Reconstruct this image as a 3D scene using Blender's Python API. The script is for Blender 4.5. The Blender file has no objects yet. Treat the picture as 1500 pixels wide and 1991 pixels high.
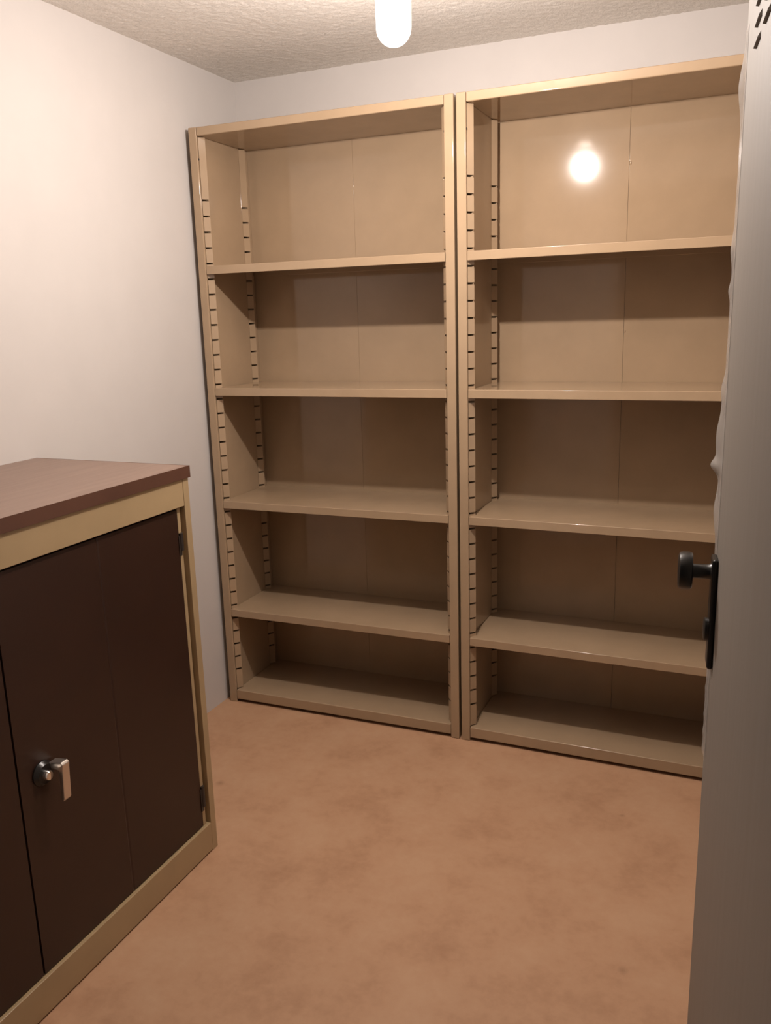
import bpy, bmesh, math, random
from mathutils import Vector, Matrix, noise
random.seed(3)
S = bpy.context.scene
COL = S.collection

# ------------------------------------------------------------------ materials
def new_mat(name):
    m = bpy.data.materials.new(name); m.use_nodes = True
    nt = m.node_tree; b = nt.nodes['Principled BSDF']
    return m, nt, b

def coords(nt, scale=(1, 1, 1)):
    tc = nt.nodes.new('ShaderNodeTexCoord'); mp = nt.nodes.new('ShaderNodeMapping')
    mp.inputs['Scale'].default_value = scale
    nt.links.new(tc.outputs['Object'], mp.inputs['Vector'])
    return mp.outputs['Vector']

def noise_tex(nt, vec, scale, detail=4, rough=.55):
    n = nt.nodes.new('ShaderNodeTexNoise'); n.inputs['Scale'].default_value = scale
    n.inputs['Detail'].default_value = detail; n.inputs['Roughness'].default_value = rough
    nt.links.new(vec, n.inputs['Vector']); return n.outputs['Fac']

def ramp(nt, fac, stops):
    r = nt.nodes.new('ShaderNodeValToRGB'); e = r.color_ramp.elements
    while len(e) < len(stops): e.new(.5)
    for i, (p, c) in enumerate(stops):
        e[i].position = p; e[i].color = (*c, 1)
    nt.links.new(fac, r.inputs['Fac']); return r.outputs['Color']

def bump(nt, b, h, strength, dist):
    n = nt.nodes.new('ShaderNodeBump'); n.inputs['Strength'].default_value = strength
    n.inputs['Distance'].default_value = dist
    nt.links.new(h, n.inputs['Height']); nt.links.new(n.outputs['Normal'], b.inputs['Normal'])

def painted(name, c, rough, var=.06, bstr=.02, spec=.5):
    m, nt, b = new_mat(name); v = coords(nt)
    f = noise_tex(nt, v, 9, 5)
    lo = tuple(x * (1 - var) for x in c); hi = tuple(min(1, x * (1 + var)) for x in c)
    nt.links.new(ramp(nt, f, [(.3, lo), (.7, hi)]), b.inputs['Base Color'])
    b.inputs['Roughness'].default_value = rough
    b.inputs['Specular IOR Level'].default_value = spec
    if bstr: bump(nt, b, noise_tex(nt, v, 6, 2), bstr, .01)
    return m

M = {}
M['beige'] = painted('beige_enamel', (.355, .251, .158), .085, .05, .012)
M['cab_beige'] = painted('cabinet_enamel', (.365, .262, .145), .3, .05, .012)
M['brown'] = painted('brown_enamel', (.030, .0125, .0075), .36, .08, .015, .4)
M['plaster'] = painted('white_plaster', (.565, .527, .50), .75, .015, .15, .15)
M['black'] = painted('black_plastic', (.010, .009, .008), .32, .1, 0)
M['dark_steel'] = painted('dark_steel', (.03, .022, .018), .4, .1, 0)
M['plaster_frame'] = painted('frame_paint', (.35, .33, .31), .45, .05, .02)

m, nt, b = new_mat('nickel'); b.inputs['Metallic'].default_value = .9
b.inputs['Base Color'].default_value = (.62, .56, .50, 1); b.inputs['Roughness'].default_value = .3; M['nickel'] = m
m, nt, b = new_mat('chrome'); b.inputs['Metallic'].default_value = 1
b.inputs['Base Color'].default_value = (.75, .73, .7, 1); b.inputs['Roughness'].default_value = .12; M['chrome'] = m

# popcorn ceiling
m, nt, b = new_mat('popcorn_plaster'); v = coords(nt)
f = noise_tex(nt, v, 190, 5, .7)
nt.links.new(ramp(nt, f, [(.3, (.62, .585, .535)), (.55, (.80, .755, .70))]), b.inputs['Base Color'])
b.inputs['Roughness'].default_value = .9; b.inputs['Specular IOR Level'].default_value = .1
bump(nt, b, f, .4, .006); M['popcorn'] = m

# floor: tan vinyl with mottling and a few scuffs
m, nt, b = new_mat('tan_vinyl'); v = coords(nt)
f1 = noise_tex(nt, v, 5.5, 8, .62); f2 = noise_tex(nt, v, 38, 6, .6)
mx = nt.nodes.new('ShaderNodeMath'); mx.operation = 'MULTIPLY_ADD'; mx.inputs[1].default_value = .35
nt.links.new(f2, mx.inputs[0]); nt.links.new(f1, mx.inputs[2])
col = ramp(nt, mx.outputs[0], [(.46, (.385, .213, .122)), (.66, (.46, .268, .158)), (.84, (.49, .298, .18))])
tc = nt.nodes.new('ShaderNodeTexCoord')
for (sx, sy, r) in [(1.468, -.267, .010), (.185, -.50, .022), (.293, -.517, .018), (1.55, -.86, .014)]:
    d = nt.nodes.new('ShaderNodeVectorMath'); d.operation = 'DISTANCE'
    d.inputs[1].default_value = (sx, sy, 0)
    nt.links.new(tc.outputs['Object'], d.inputs[0])
    q = nt.nodes.new('ShaderNodeMapRange'); q.inputs['From Min'].default_value = 0
    q.inputs['From Max'].default_value = r; q.inputs['To Min'].default_value = .45; q.inputs['To Max'].default_value = 0
    nt.links.new(d.outputs['Value'], q.inputs['Value'])
    mm = nt.nodes.new('ShaderNodeMix'); mm.data_type = 'RGBA'
    nt.links.new(q.outputs['Result'], mm.inputs['Factor']); nt.links.new(col, mm.inputs['A'])
    mm.inputs['B'].default_value = (.17, .085, .045, 1); col = mm.outputs['Result']
nt.links.new(col, b.inputs['Base Color'])
b.inputs['Roughness'].default_value = .55; b.inputs['Specular IOR Level'].default_value = .3
bump(nt, b, f2, .12, .004); M['floor'] = m

# wood laminate, grain along Y; sheen of the lit top put into its colour
m, nt, b = new_mat('wood_laminate_lit'); v = coords(nt, (30, 2.0, 30))
f = noise_tex(nt, v, 2.2, 8, .65)
nt.links.new(ramp(nt, f, [(.3, (.18, .113, .083)), (.7, (.24, .155, .117))]), b.inputs['Base Color'])
b.inputs['Roughness'].default_value = .38; M['wood'] = m
M['edge'] = painted('wood_edge_shaded', (.088, .037, .022), .45, .12, .01)  # darker copy of the worktop wood, shade of the edge painted in

# galvanised sheet, faint vertical streaks
m, nt, b = new_mat('galvanised_sheet'); v = coords(nt, (26, 26, 1.2))
f = noise_tex(nt, v, 2.0, 6, .6)
nt.links.new(ramp(nt, f, [(.3, (.192, .168, .144)), (.7, (.21, .185, .16))]), b.inputs['Base Color'])
b.inputs['Metallic'].default_value = .08; b.inputs['Roughness'].default_value = .62
bump(nt, b, f, .08, .003); M['galv'] = m

# clear wrinkled film
m, nt, b = new_mat('clear_film')
b.inputs['Base Color'].default_value = (.55, .51, .47, 1); b.inputs['Roughness'].default_value = .2
tr = nt.nodes.new('ShaderNodeBsdfTransparent'); ms = nt.nodes.new('ShaderNodeMixShader')
ms.inputs['Fac'].default_value = .55
nt.links.new(tr.outputs[0], ms.inputs[1]); nt.links.new(b.outputs[0], ms.inputs[2])
nt.links.new(ms.outputs[0], nt.nodes['Material Output'].inputs['Surface']); M['film'] = m

# lit frosted bulb
m, nt, b = new_mat('lit_bulb_glass')
em = nt.nodes.new('ShaderNodeEmission'); em.inputs['Color'].default_value = (1, .93, .85, 1); em.inputs['Strength'].default_value = 4
tr = nt.nodes.new('ShaderNodeBsdfTransparent'); ms = nt.nodes.new('ShaderNodeMixShader'); ms.inputs['Fac'].default_value = .5
nt.links.new(tr.outputs[0], ms.inputs[1]); nt.links.new(em.outputs[0], ms.inputs[2])
nt.links.new(ms.outputs[0], nt.nodes['Material Output'].inputs['Surface']); M['bulb'] = m

# ------------------------------------------------------------------ mesh helpers
def bx(bm, x0, x1, y0, y1, z0, z1):
    r = bmesh.ops.create_cube(bm, size=1)
    for v in r['verts']:
        v.co = Vector(((x0 + x1) / 2 + v.co.x * (x1 - x0), (y0 + y1) / 2 + v.co.y * (y1 - y0), (z0 + z1) / 2 + v.co.z * (z1 - z0)))
    return r['verts']

def prism(bm, pts, a0, a1, axis='x'):
    """closed polygon pts (two coordinates) swept from a0 to a1 along axis"""
    def P(p, a):
        return {'x': (a, p[0], p[1]), 'y': (p[0], a, p[1]), 'z': (p[0], p[1], a)}[axis]
    A = [bm.verts.new(P(p, a0)) for p in pts]; B = [bm.verts.new(P(p, a1)) for p in pts]
    n = len(pts)
    for i in range(n): bm.faces.new((A[i], A[(i + 1) % n], B[(i + 1) % n], B[i]))
    bm.faces.new(A[::-1]); bm.faces.new(B)

def lathe(bm, prof, n=32, mat=None):
    """prof: (radius, height) pairs, revolved about local z, then moved by mat"""
    rings = []
    for r, h in prof:
        rings.append([bm.verts.new((max(r, 1e-5) * math.cos(2 * math.pi * i / n), max(r, 1e-5) * math.sin(2 * math.pi * i / n), h)) for i in range(n)])
    for a, c in zip(rings, rings[1:]):
        for i in range(n): bm.faces.new((a[i], a[(i + 1) % n], c[(i + 1) % n], c[i]))
    bm.faces.new(rings[0][::-1]); bm.faces.new(rings[-1])
    if mat:
        vs = [v for ring in rings for v in ring]
        bmesh.ops.transform(bm, matrix=mat, verts=vs)

def obj(name, bm, m, parent=None, bevel=0, smooth=False, seg=2):
    bmesh.ops.recalc_face_normals(bm, faces=bm.faces)
    me = bpy.data.meshes.new(name); bm.to_mesh(me); bm.free()
    me.materials.append(M[m]); o = bpy.data.objects.new(name, me); COL.objects.link(o)
    if parent: o.parent = parent
    if bevel:
        md = o.modifiers.new('bevel', 'BEVEL'); md.width = bevel; md.segments = seg; md.limit_method = 'ANGLE'
        md.harden_normals = True
    if smooth or bevel:
        for p in me.polygons: p.use_smooth = True
        me.set_sharp_from_angle(angle=math.radians(35)) if not bevel else None
    return o

def box_obj(name, dims, m, parent=None, bevel=0, seg=2):
    bm = bmesh.new(); bx(bm, *dims); return obj(name, bm, m, parent, bevel, seg=seg)

def tag(o, label=None, cat=None, group=None, kind=None):
    for k, v in (('label', label), ('category', cat), ('group', group), ('kind', kind)):
        if v: o[k] = v
    return o

def thing(name, label, cat, loc=(0, 0, 0), rz=0, group=None, kind=None):
    o = bpy.data.objects.new(name, None); COL.objects.link(o)
    o.location = loc; o.rotation_euler = (0, 0, rz); o.empty_display_size = .1
    return tag(o, label, cat, group, kind)

# ------------------------------------------------------------------ room shell
XL, XR, YB, YF, ZC = -.022, 1.86, .326, -2.03, 2.209
def struct(name, dims, m, label, cat):
    return tag(box_obj(name, dims, m), label, cat, kind='structure')
struct('floor', (XL - .1, XR + .1, -3.4, YB + .1, -.08, 0), 'floor', 'tan mottled vinyl floor of the storage room', 'floor')
struct('wall_left', (XL - .1, XL, -3.4, YB + .1, 0, ZC + .1), 'plaster', 'white plaster wall on the left behind the brown cabinet', 'wall')
struct('wall_back', (XL, XR, YB, YB + .1, 0, ZC + .1), 'plaster', 'white plaster wall behind and above the beige shelving', 'wall')
struct('wall_right', (XR, XR + .1, -3.4, YB + .1, 0, ZC + .1), 'plaster', 'white plaster wall on the right behind the open door', 'wall')
bm = bmesh.new()
bx(bm, XL, .93, YF - .12, YF, 0, ZC); bx(bm, 1.80, XR, YF - .12, YF, 0, ZC); bx(bm, .93, 1.80, YF - .12, YF, 2.07, ZC)
tag(obj('wall_front', bm, 'plaster'), 'white plaster wall around the doorway, behind the viewer', 'wall', kind='structure')
bm = bmesh.new()
bx(bm, .915, .955, YF - .14, YF - .005, 0, 2.085); bx(bm, 1.785, 1.825, YF - .14, YF - .02, 0, 2.085); bx(bm, .955, 1.785, YF - .14, YF - .02, 2.055, 2.085)
tag(obj('trim_1', bm, 'plaster_frame', bevel=.002), 'grey metal frame lining the doorway behind the viewer', 'door frame', kind='structure')
# ceiling as a rough sprayed surface
bm = bmesh.new(); st = .007; nx = int((XR - XL + .2) / st); ny = int((YB + .1 + 2.6) / st)
G = []
for j in range(ny + 1):
    row = []
    for i in range(nx + 1):
        x = XL - .1 + i * st; y = -2.6 + j * st
        h = .0007 * noise.noise((x * 60, y * 60, 0)) + .0012 * noise.noise((x * 140, y * 140, 9)) + random.uniform(-.0009, .0009)
        row.append(bm.verts.new((x, y, ZC + h)))
    G.append(row)
for j in range(ny):
    for i in range(nx): bm.faces.new((G[j][i], G[j][i + 1], G[j + 1][i + 1], G[j + 1][i]))
ce = obj('ceiling', bm, 'popcorn', smooth=True)
tag(ce, 'white sprayed rough-textured ceiling with the lit bulb', 'ceiling', kind='structure')
md = ce.modifiers.new('slab', 'SOLIDIFY'); md.thickness = .06; md.offset = 1

# ------------------------------------------------------------------ shelving units
WU, DU, HU, PO = .8988, .3088, 2.0, .0295
SHELF_Z = (1.5684, 1.1654, .7686, .3649)
SLOTS = [1.777 - .05 * k for k in range(34)]

def mir(pts, flip): return [(WU - p[0], p[1]) for p in pts] if flip else pts

def slot_strip(p0, p1, p2, flip, parent):
    """bent sheet strip p0-p1 (slotted face) and p1-p2 (return), full height"""
    bm = bmesh.new(); z0, z1 = .052, 1.971
    p0, p1, p2 = mir([p0, p1, p2], flip)
    zs = [z0]
    for s in sorted(SLOTS): zs += [s - .003, s + .003]
    zs.append(z1)
    L = lambda t: (p0[0] + (p1[0] - p0[0]) * t, p0[1] + (p1[1] - p0[1]) * t)
    cols = [[bm.verts.new((*L(t), z)) for z in zs] for t in (0, .5, 1)]
    for t in (.12, 1):
        q = (p1[0] + (p2[0] - p1[0]) * t, p1[1] + (p2[1] - p1[1]) * t)
        cols.append([bm.verts.new((*q, z)) for z in zs])
    for c in range(4):
        for k in range(len(zs) - 1):
            if c < 3 and k % 2 == 1: continue
            bm.faces.new((cols[c][k], cols[c + 1][k], cols[c + 1][k + 1], cols[c][k + 1]))
    o = obj('slotted_strip', bm, 'beige', parent)
    md = o.modifiers.new('sheet', 'SOLIDIFY'); md.thickness = .0008; md.offset = -1
    return o

def build_unit():
    u = thing('metal_shelving_unit', '', 'shelving unit')
    for flip in (0, 1):
        bm = bmesh.new(); prism(bm, mir([(0, 0), (PO, 0), (PO, .0100), (.007, .0100), (.007, .0305), (0, .0305)], flip), 0, HU, 'z')
        obj('post', bm, 'beige', u, bevel=.003)
        bm = bmesh.new(); prism(bm, mir([(.0, .0309), (.0298, .0309), (.0298, .2532), (.007, .2532), (.007, .2755), (.0298, .2755), (.0298, DU + .002), (.0, DU + .002)], flip), .0, HU - .001, 'z')
        obj('side_panel', bm, 'beige', u, bevel=.001)
        slot_strip((.0290, .0100), (.0440, .0275), (.0299, .0310), flip, u)
        slot_strip((.0299, .2530), (.0440, .2720), (.0299, .2760), flip, u)
        bm = bmesh.new()
        x = .0297
        lathe(bm, [(.0036, 0), (.0036, .0006), (.0022, .0014)], 16, Matrix.Translation((WU - x if flip else x, .006, 1.903)) @ Matrix.Rotation(math.radians(-90 if flip else 90), 4, 'Y'))
        obj('screw', bm, 'dark_steel', u)
    # top: header lip and roof sheet
    bm = bmesh.new()
    prism(bm, [(.0005, HU - .0005), (DU, HU - .0005), (DU, 1.9728), (.0005, 1.9728)], PO + .0004, WU - PO - .0004, 'x')
    obj('top_panel', bm, 'beige', u, bevel=.003)
    # base: deck with kick face
    bm = bmesh.new()
    zb = .0487
    prism(bm, [(.001, zb), (DU, zb), (DU, zb - .012), (.022, zb - .012), (.022, .012), (.001, .012)], PO + .0004, WU - PO - .0004, 'x')
    obj('base', bm, 'beige', u, bevel=.003)
    # back in two lapped sheets
    for x0, x1, y in ((.0300, .4404, DU), (.4411, WU - .0300, DU - .0008)):
        box_obj('back_panel', (x0, x1, y, y + .003, .012, 1.985), 'beige', u, bevel=.0005)
    for z in SHELF_Z:
        bm = bmesh.new()
        prism(bm, [(.0005, z), (DU - .001, z), (DU - .001, z - .025), (DU - .004, z - .025), (DU - .004, z - .004), (.020, z - .004), (.020, z - .0265), (.0005, z - .0265)], PO + .0012, WU - PO - .0012, 'x')
        obj('shelf', bm, 'beige', u, bevel=.0028, seg=3)
    return u

def copy_tree(o, parent=None):
    c = o.copy(); COL.objects.link(c)
    if parent: c.parent = parent
    for ch in list(o.children): copy_tree(ch, c)
    return c

thL, thR, X2 = .0098, -.0093, .9063
uL = build_unit()
uL.location = (WU - math.cos(thL) * WU, -math.sin(thL) * WU, 0); uL.rotation_euler.z = thL
uR = copy_tree(uL)
uR.location = (X2, 0, 0); uR.rotation_euler.z = thR
tag(uL, 'empty beige metal shelving unit standing against the white wall in the left corner', 'shelving unit', 'beige metal shelving units')
tag(uR, 'empty beige metal shelving unit beside the open grey door, lamp mirrored in its back', 'shelving unit', 'beige metal shelving units')
# bent spots on the seam of the right unit's back
for z, r in ((1.816, .008), (1.322, .005)):
    bm = bmesh.new()
    lathe(bm, [(r * .45, 0), (r * .32, .0016), (r * .1, .0022)], 14, Matrix.Translation((.4445, DU - .0008, z)) @ Matrix.Rotation(math.radians(90), 4, 'X') @ Matrix.Diagonal((1, 1.9, 1, 1)))
    o = obj('seam_dent', bm, 'beige', uR, smooth=True)

# ------------------------------------------------------------------ low cabinet
XC, YE, ZT = .4684, -.790, 1.0472
YN = YE - 1.212
cab = thing('metal_cabinet', 'low beige metal cabinet with dark brown doors and wood top against left wall', 'cabinet', (XL + .004, YE, 0))
OX, OY = cab.location.x, cab.location.y
def cb(x0, x1, y0, y1, z0, z1): return (x0 - OX, x1 - OX, y0 - OY, y1 - OY, z0, z1)
CX0 = XL + .004
wt = box_obj('worktop', cb(CX0 - .002, XC + .0030, YN - .0035, YE + .0035, 1.0185, ZT), 'wood', cab, bevel=.0008); wt['label'] = 'brown wood-grain worktop'
bm = bmesh.new()
for d in ((XC + .0030, XC + .0042, YN - .0047, YE + .0047), (CX0 - .002, XC + .0030, YE + .0035, YE + .0047), (CX0 - .002, XC + .0030, YN - .0047, YN - .0035)):
    bx(bm, *cb(*d, 1.0185, ZT + .0002))
obj('shaded_edge', bm, 'edge', wt)['label'] = 'brown worktop edge with shade painted in'  # thin strips added to carry the shaded tone of the worktop edge
bm = bmesh.new()
bx(bm, *cb(CX0, XC - .03, YE - .012, YE - .0005, .0, 1.018)); bx(bm, *cb(CX0, XC - .03, YN + .0005, YN + .012, .0, 1.018))
bx(bm, *cb(CX0, CX0 + .006, YN + .012, YE - .012, .02, 1.018)); bx(bm, *cb(CX0 + .006, XC - .03, YN + .012, YE - .012, .06, .075))
bx(bm, *cb(CX0 + .006, XC - .03, YN + .012, YE - .012, 1.0, 1.018))
obj('body', bm, 'cab_beige', cab)
for s in (0, 1):
    # post: outer face, groove, inner flange
    prof = [(XC - .029, YE), (XC, YE), (XC, YE - .022), (XC - .020, YE - .022), (XC - .020, YE - .031), (XC - .009, YE - .031), (XC - .009, YE - .043), (XC - .029, YE - .043)]
    if s: prof = [(x, YE + YN - y) for x, y in prof]
    bm = bmesh.new(); prism(bm, [(x - OX, y - OY) for x, y in prof], .0, 1.018, 'z')
    obj('post', bm, 'cab_beige', cab, bevel=.0012)
box_obj('top_rail', cb(XC - .030, XC - .0005, YN + .0225, YE - .0225, .951, 1.018), 'cab_beige', cab, bevel=.0015)
bm = bmesh.new()
prism(bm, [(x - OX, z) for x, z in [(XC - .030, .004), (XC + .0005, .004), (XC + .0005, .0835), (XC - .030, .0835)]], YN + .0222 - OY, YE - .0222 - OY, 'y')
obj('plinth', bm, 'cab_beige', cab, bevel=.002)

SE = -1.3985   # where the doors meet
def cab_door(y0, y1):
    xf = XC - .008; yc = (y0 + y1) / 2; e = .004
    prof = [(xf - .018, y0), (xf, y0), (xf, yc - e), (xf - .0012, yc), (xf, yc + e), (xf, y1), (xf - .018, y1)]
    bm = bmesh.new(); prism(bm, [(x - OX, y - OY) for x, y in prof], .0865, .9455, 'z')
    d = obj('door', bm, 'brown', cab); d['label'] = 'dark brown door with a pressed centre fold'
    return d, xf
dr, xf = cab_door(SE + .0025, YE - .0455)
dl, xf = cab_door(YN + .0455, SE - .0025)
for d, yh in ((dr, YE - .038), (dl, YN + .038)):
    for z0, z1 in ((.842, .886), (.140, .198)):
        bm = bmesh.new()
        lathe(bm, [(.0055, z0), (.0055, z1)], 16, Matrix.Translation((xf + .001 - OX, yh - OY, 0)))
        bx(bm, xf - .004 - OX, xf + .002 - OX, yh - .010 - OY, yh - OY, z0 - .012, z1 - .006)
        obj('hinge', bm, 'dark_steel', d)
# lock and lever on the right door
RX = Matrix.Rotation(math.radians(90), 4, 'Y')
hy, hz = -1.338, .513
bm = bmesh.new(); lathe(bm, [(.026, 0), (.026, .003), (.022, .008), (.020, .011)], 32, Matrix.Translation((xf - OX, hy - OY, hz)) @ RX)
obj('lock_escutcheon', bm, 'black', dr, smooth=True)['label'] = 'round black escutcheon'
bm = bmesh.new(); lathe(bm, [(.0105, .010), (.0105, .021), (.0085, .024), (.003, .0245)], 24, Matrix.Translation((xf - OX, hy - .003 - OY, hz)) @ RX)
obj('lock_cylinder', bm, 'chrome', dr, smooth=True)['label'] = 'chrome lock cylinder'
bm = bmesh.new()
ly0 = hy + .013
prism(bm, [(p[0] + xf - OX, p[1]) for p in [(.006, .531), (.038, .535), (.043, .530), (.0415, .520), (.037, .452), (.033, .447), (.029, .452), (.031, .516), (.006, .518)]], ly0 - OY, ly0 + .020 - OY, 'y')
obj('lever', bm, 'nickel', dr, bevel=.002)['label'] = 'nickel lever hanging down'

# ------------------------------------------------------------------ room door
hx, hyd = 1.778, -2.03
ex, ey = 1.694, -1.189
LD = math.hypot(ex - hx, ey - hyd); ang = math.atan2(ey - hyd, ex - hx)
door = thing('door_1', 'open grey galvanised sheet metal door at the right edge with black knob', 'door', (hx, hyd, 0), ang, kind='structure')
box_obj('door_leaf', (.004, LD, -.040, 0, .012, 2.045), 'galv', door, bevel=.0015)
# louvres pressed out of the sheet near the top (local x runs towards the free edge)
bm = bmesh.new()
sc = math.cos(math.atan(.1))
for c in range(7):
    far = LD - (1.3 - 1.16) / sc - c * .093
    for r in range(11):
        z = 1.677 + .0222 * r; a, b_ = far - .047, far
        h = .0036
        v = [bm.verts.new(p) for p in ((a, 0.0002, z), (b_, .0002, z), (b_ - .003, h, z), (a + .003, h, z), (a, .0002, z + .0065), (b_, .0002, z + .0065), (b_ - .003, h * .85, z + .002), (a + .003, h * .85, z + .002))]
        for f in ((0, 1, 2, 3), (3, 2, 6, 7), (7, 6, 5, 4), (0, 3, 7, 4), (1, 5, 6, 2)): bm.faces.new([v[i] for i in f])
obj('vent_louvres', bm, 'galv', door)
px = LD - .048
box_obj('handle_plate', (px - .019, px + .019, 0, .0085, .878, 1.043), 'black', door, bevel=.004, seg=3)
RN = Matrix.Rotation(math.radians(-90), 4, 'X')
bm = bmesh.new(); lathe(bm, [(.013, .008), (.0112, .011), (.0105, .016), (.0105, .032), (.012, .035)], 28, Matrix.Translation((px, 0, 1.0205)) @ RN)
obj('knob_stem', bm, 'black', door, smooth=True)
bm = bmesh.new(); lathe(bm, [(.012, .0335), (.0245, .0338), (.0268, .0355), (.0275, .039), (.0275, .0475), (.0262, .0515), (.0225, .0530), (.004, .0535)], 36, Matrix.Translation((px, 0, 1.0205)) @ RN)
obj('door_knob', bm, 'black', door, smooth=True)
bm = bmesh.new(); lathe(bm, [(.017, .008), (.017, .013), (.0145, .0145)], 28, Matrix.Translation((px, 0, .934)) @ RN)
obj('lock_cylinder', bm, 'black', door, smooth=True)
# protective film lifting off the free edge
bm = bmesh.new()
def lift(z):
    g = lambda c, w, a: a * math.exp(-((z - c) / w) ** 2)
    v = g(1.668, .030, .0052) + g(1.465, .018, .003) + g(1.41, .01, .003) + g(1.275, .018, .004) + g(1.205, .04, .0075) + g(1.166, .011, .010) + g(1.10, .03, .005)
    if z < .87: v += .0022 * abs(noise.noise((z * 70, 3, 0))) + .0012
    return v + .0006 * abs(noise.noise((z * 34, 0, 0))) + .0002
rows = []; N = 230
for k in range(N + 1):
    z = .715 + (1.735 - .715) * k / N; h = lift(z); j = .0016 * noise.noise((z * 45, 7, 1))
    path = [(LD - .030 + j * 3, .0006), (LD - .018, .0008 + h * .25), (LD - .008, .0010 + h * .65 + j * .4), (LD + .001, .0012 + h), (LD + .0022, .0006 + h * .75 + j), (LD + .0015, -.006), (LD + .0012, -.030)]
    rows.append([bm.verts.new((p[0], p[1], z + j)) for p in path])
for a, c in zip(rows, rows[1:]):
    for i in range(6): bm.faces.new((a[i], a[i + 1], c[i + 1], c[i]))
obj('protective_film', bm, 'film', door, smooth=True)['label'] = 'wrinkled clear plastic film peeling off the edge'

# ------------------------------------------------------------------ ceiling bulb
LX, LY, LZ = 1.011, -.716, 1.975
lamp = thing('hanging_bulb', 'bright bare light bulb hanging from the rough ceiling', 'light bulb', (LX, LY, ZC))
cz = LZ - ZC; R0 = .036
bm = bmesh.new()
prof = [(R0 * math.sin(t), cz - .014 - R0 * 1.0 * math.cos(t)) for t in [math.pi * i / 24 for i in range(0, 13)]]
prof += [(.0365, cz + .02), (.037, cz + .07), (.034, cz + .082), (.026, cz + .088)]
lathe(bm, prof, 40); obj('bulb', bm, 'bulb', lamp, smooth=True)
bm = bmesh.new(); lathe(bm, [(.026, cz + .0875), (.022, cz + .105), (.020, cz + .112), (.020, cz + .15), (.012, cz + .16), (.006, cz + .165)], 28); obj('lamp_holder', bm, 'plaster', lamp, smooth=True)
bm = bmesh.new(); lathe(bm, [(.0035, cz + .163), (.0035, -.014)], 12); obj('cord', bm, 'black', lamp, smooth=True)
bm = bmesh.new(); lathe(bm, [(.012, -.018), (.036, -.010), (.042, .004)], 28); obj('ceiling_rose', bm, 'plaster', lamp, smooth=True)
ld = bpy.data.lights.new('bulb_glow', 'POINT'); ld.energy = 95; ld.color = (1, .905, .845); ld.shadow_soft_size = .014
lo = bpy.data.objects.new('bulb_glow', ld); COL.objects.link(lo); lo.parent = lamp; lo.location = (0, 0, cz)

# ------------------------------------------------------------------ world, camera, view
w = bpy.data.worlds.new('World'); S.world = w; w.use_nodes = True
bg = w.node_tree.nodes['Background']; bg.inputs['Color'].default_value = (.75, .85, 1, 1); bg.inputs['Strength'].default_value = .02

yaw, pit, roll, fpx = -.4071, -.2258, -.0290, 1655.8
cam = bpy.data.cameras.new('camera'); co = bpy.data.objects.new('camera', cam); COL.objects.link(co)
fw = Vector((math.sin(yaw) * math.cos(pit), math.cos(yaw) * math.cos(pit), math.sin(pit)))
r = Vector((math.cos(yaw), -math.sin(yaw), 0)); u = r.cross(fw)
Rr = math.cos(roll) * r + math.sin(roll) * u; Ur = -math.sin(roll) * r + math.cos(roll) * u
mt = Matrix((Rr, Ur, -fw)).transposed().to_4x4(); mt.translation = (1.7263, -2.4892, 1.3892)
co.matrix_world = mt
cam.sensor_fit = 'VERTICAL'; cam.sensor_height = 24; cam.lens = fpx / 1991 * 24; cam.clip_start = .02
S.camera = co
S.view_settings.view_transform = 'Standard'; S.view_settings.look = 'None'
S.view_settings.gamma = 1; S.view_settings.exposure = 0; S.view_settings.use_curve_mapping = False
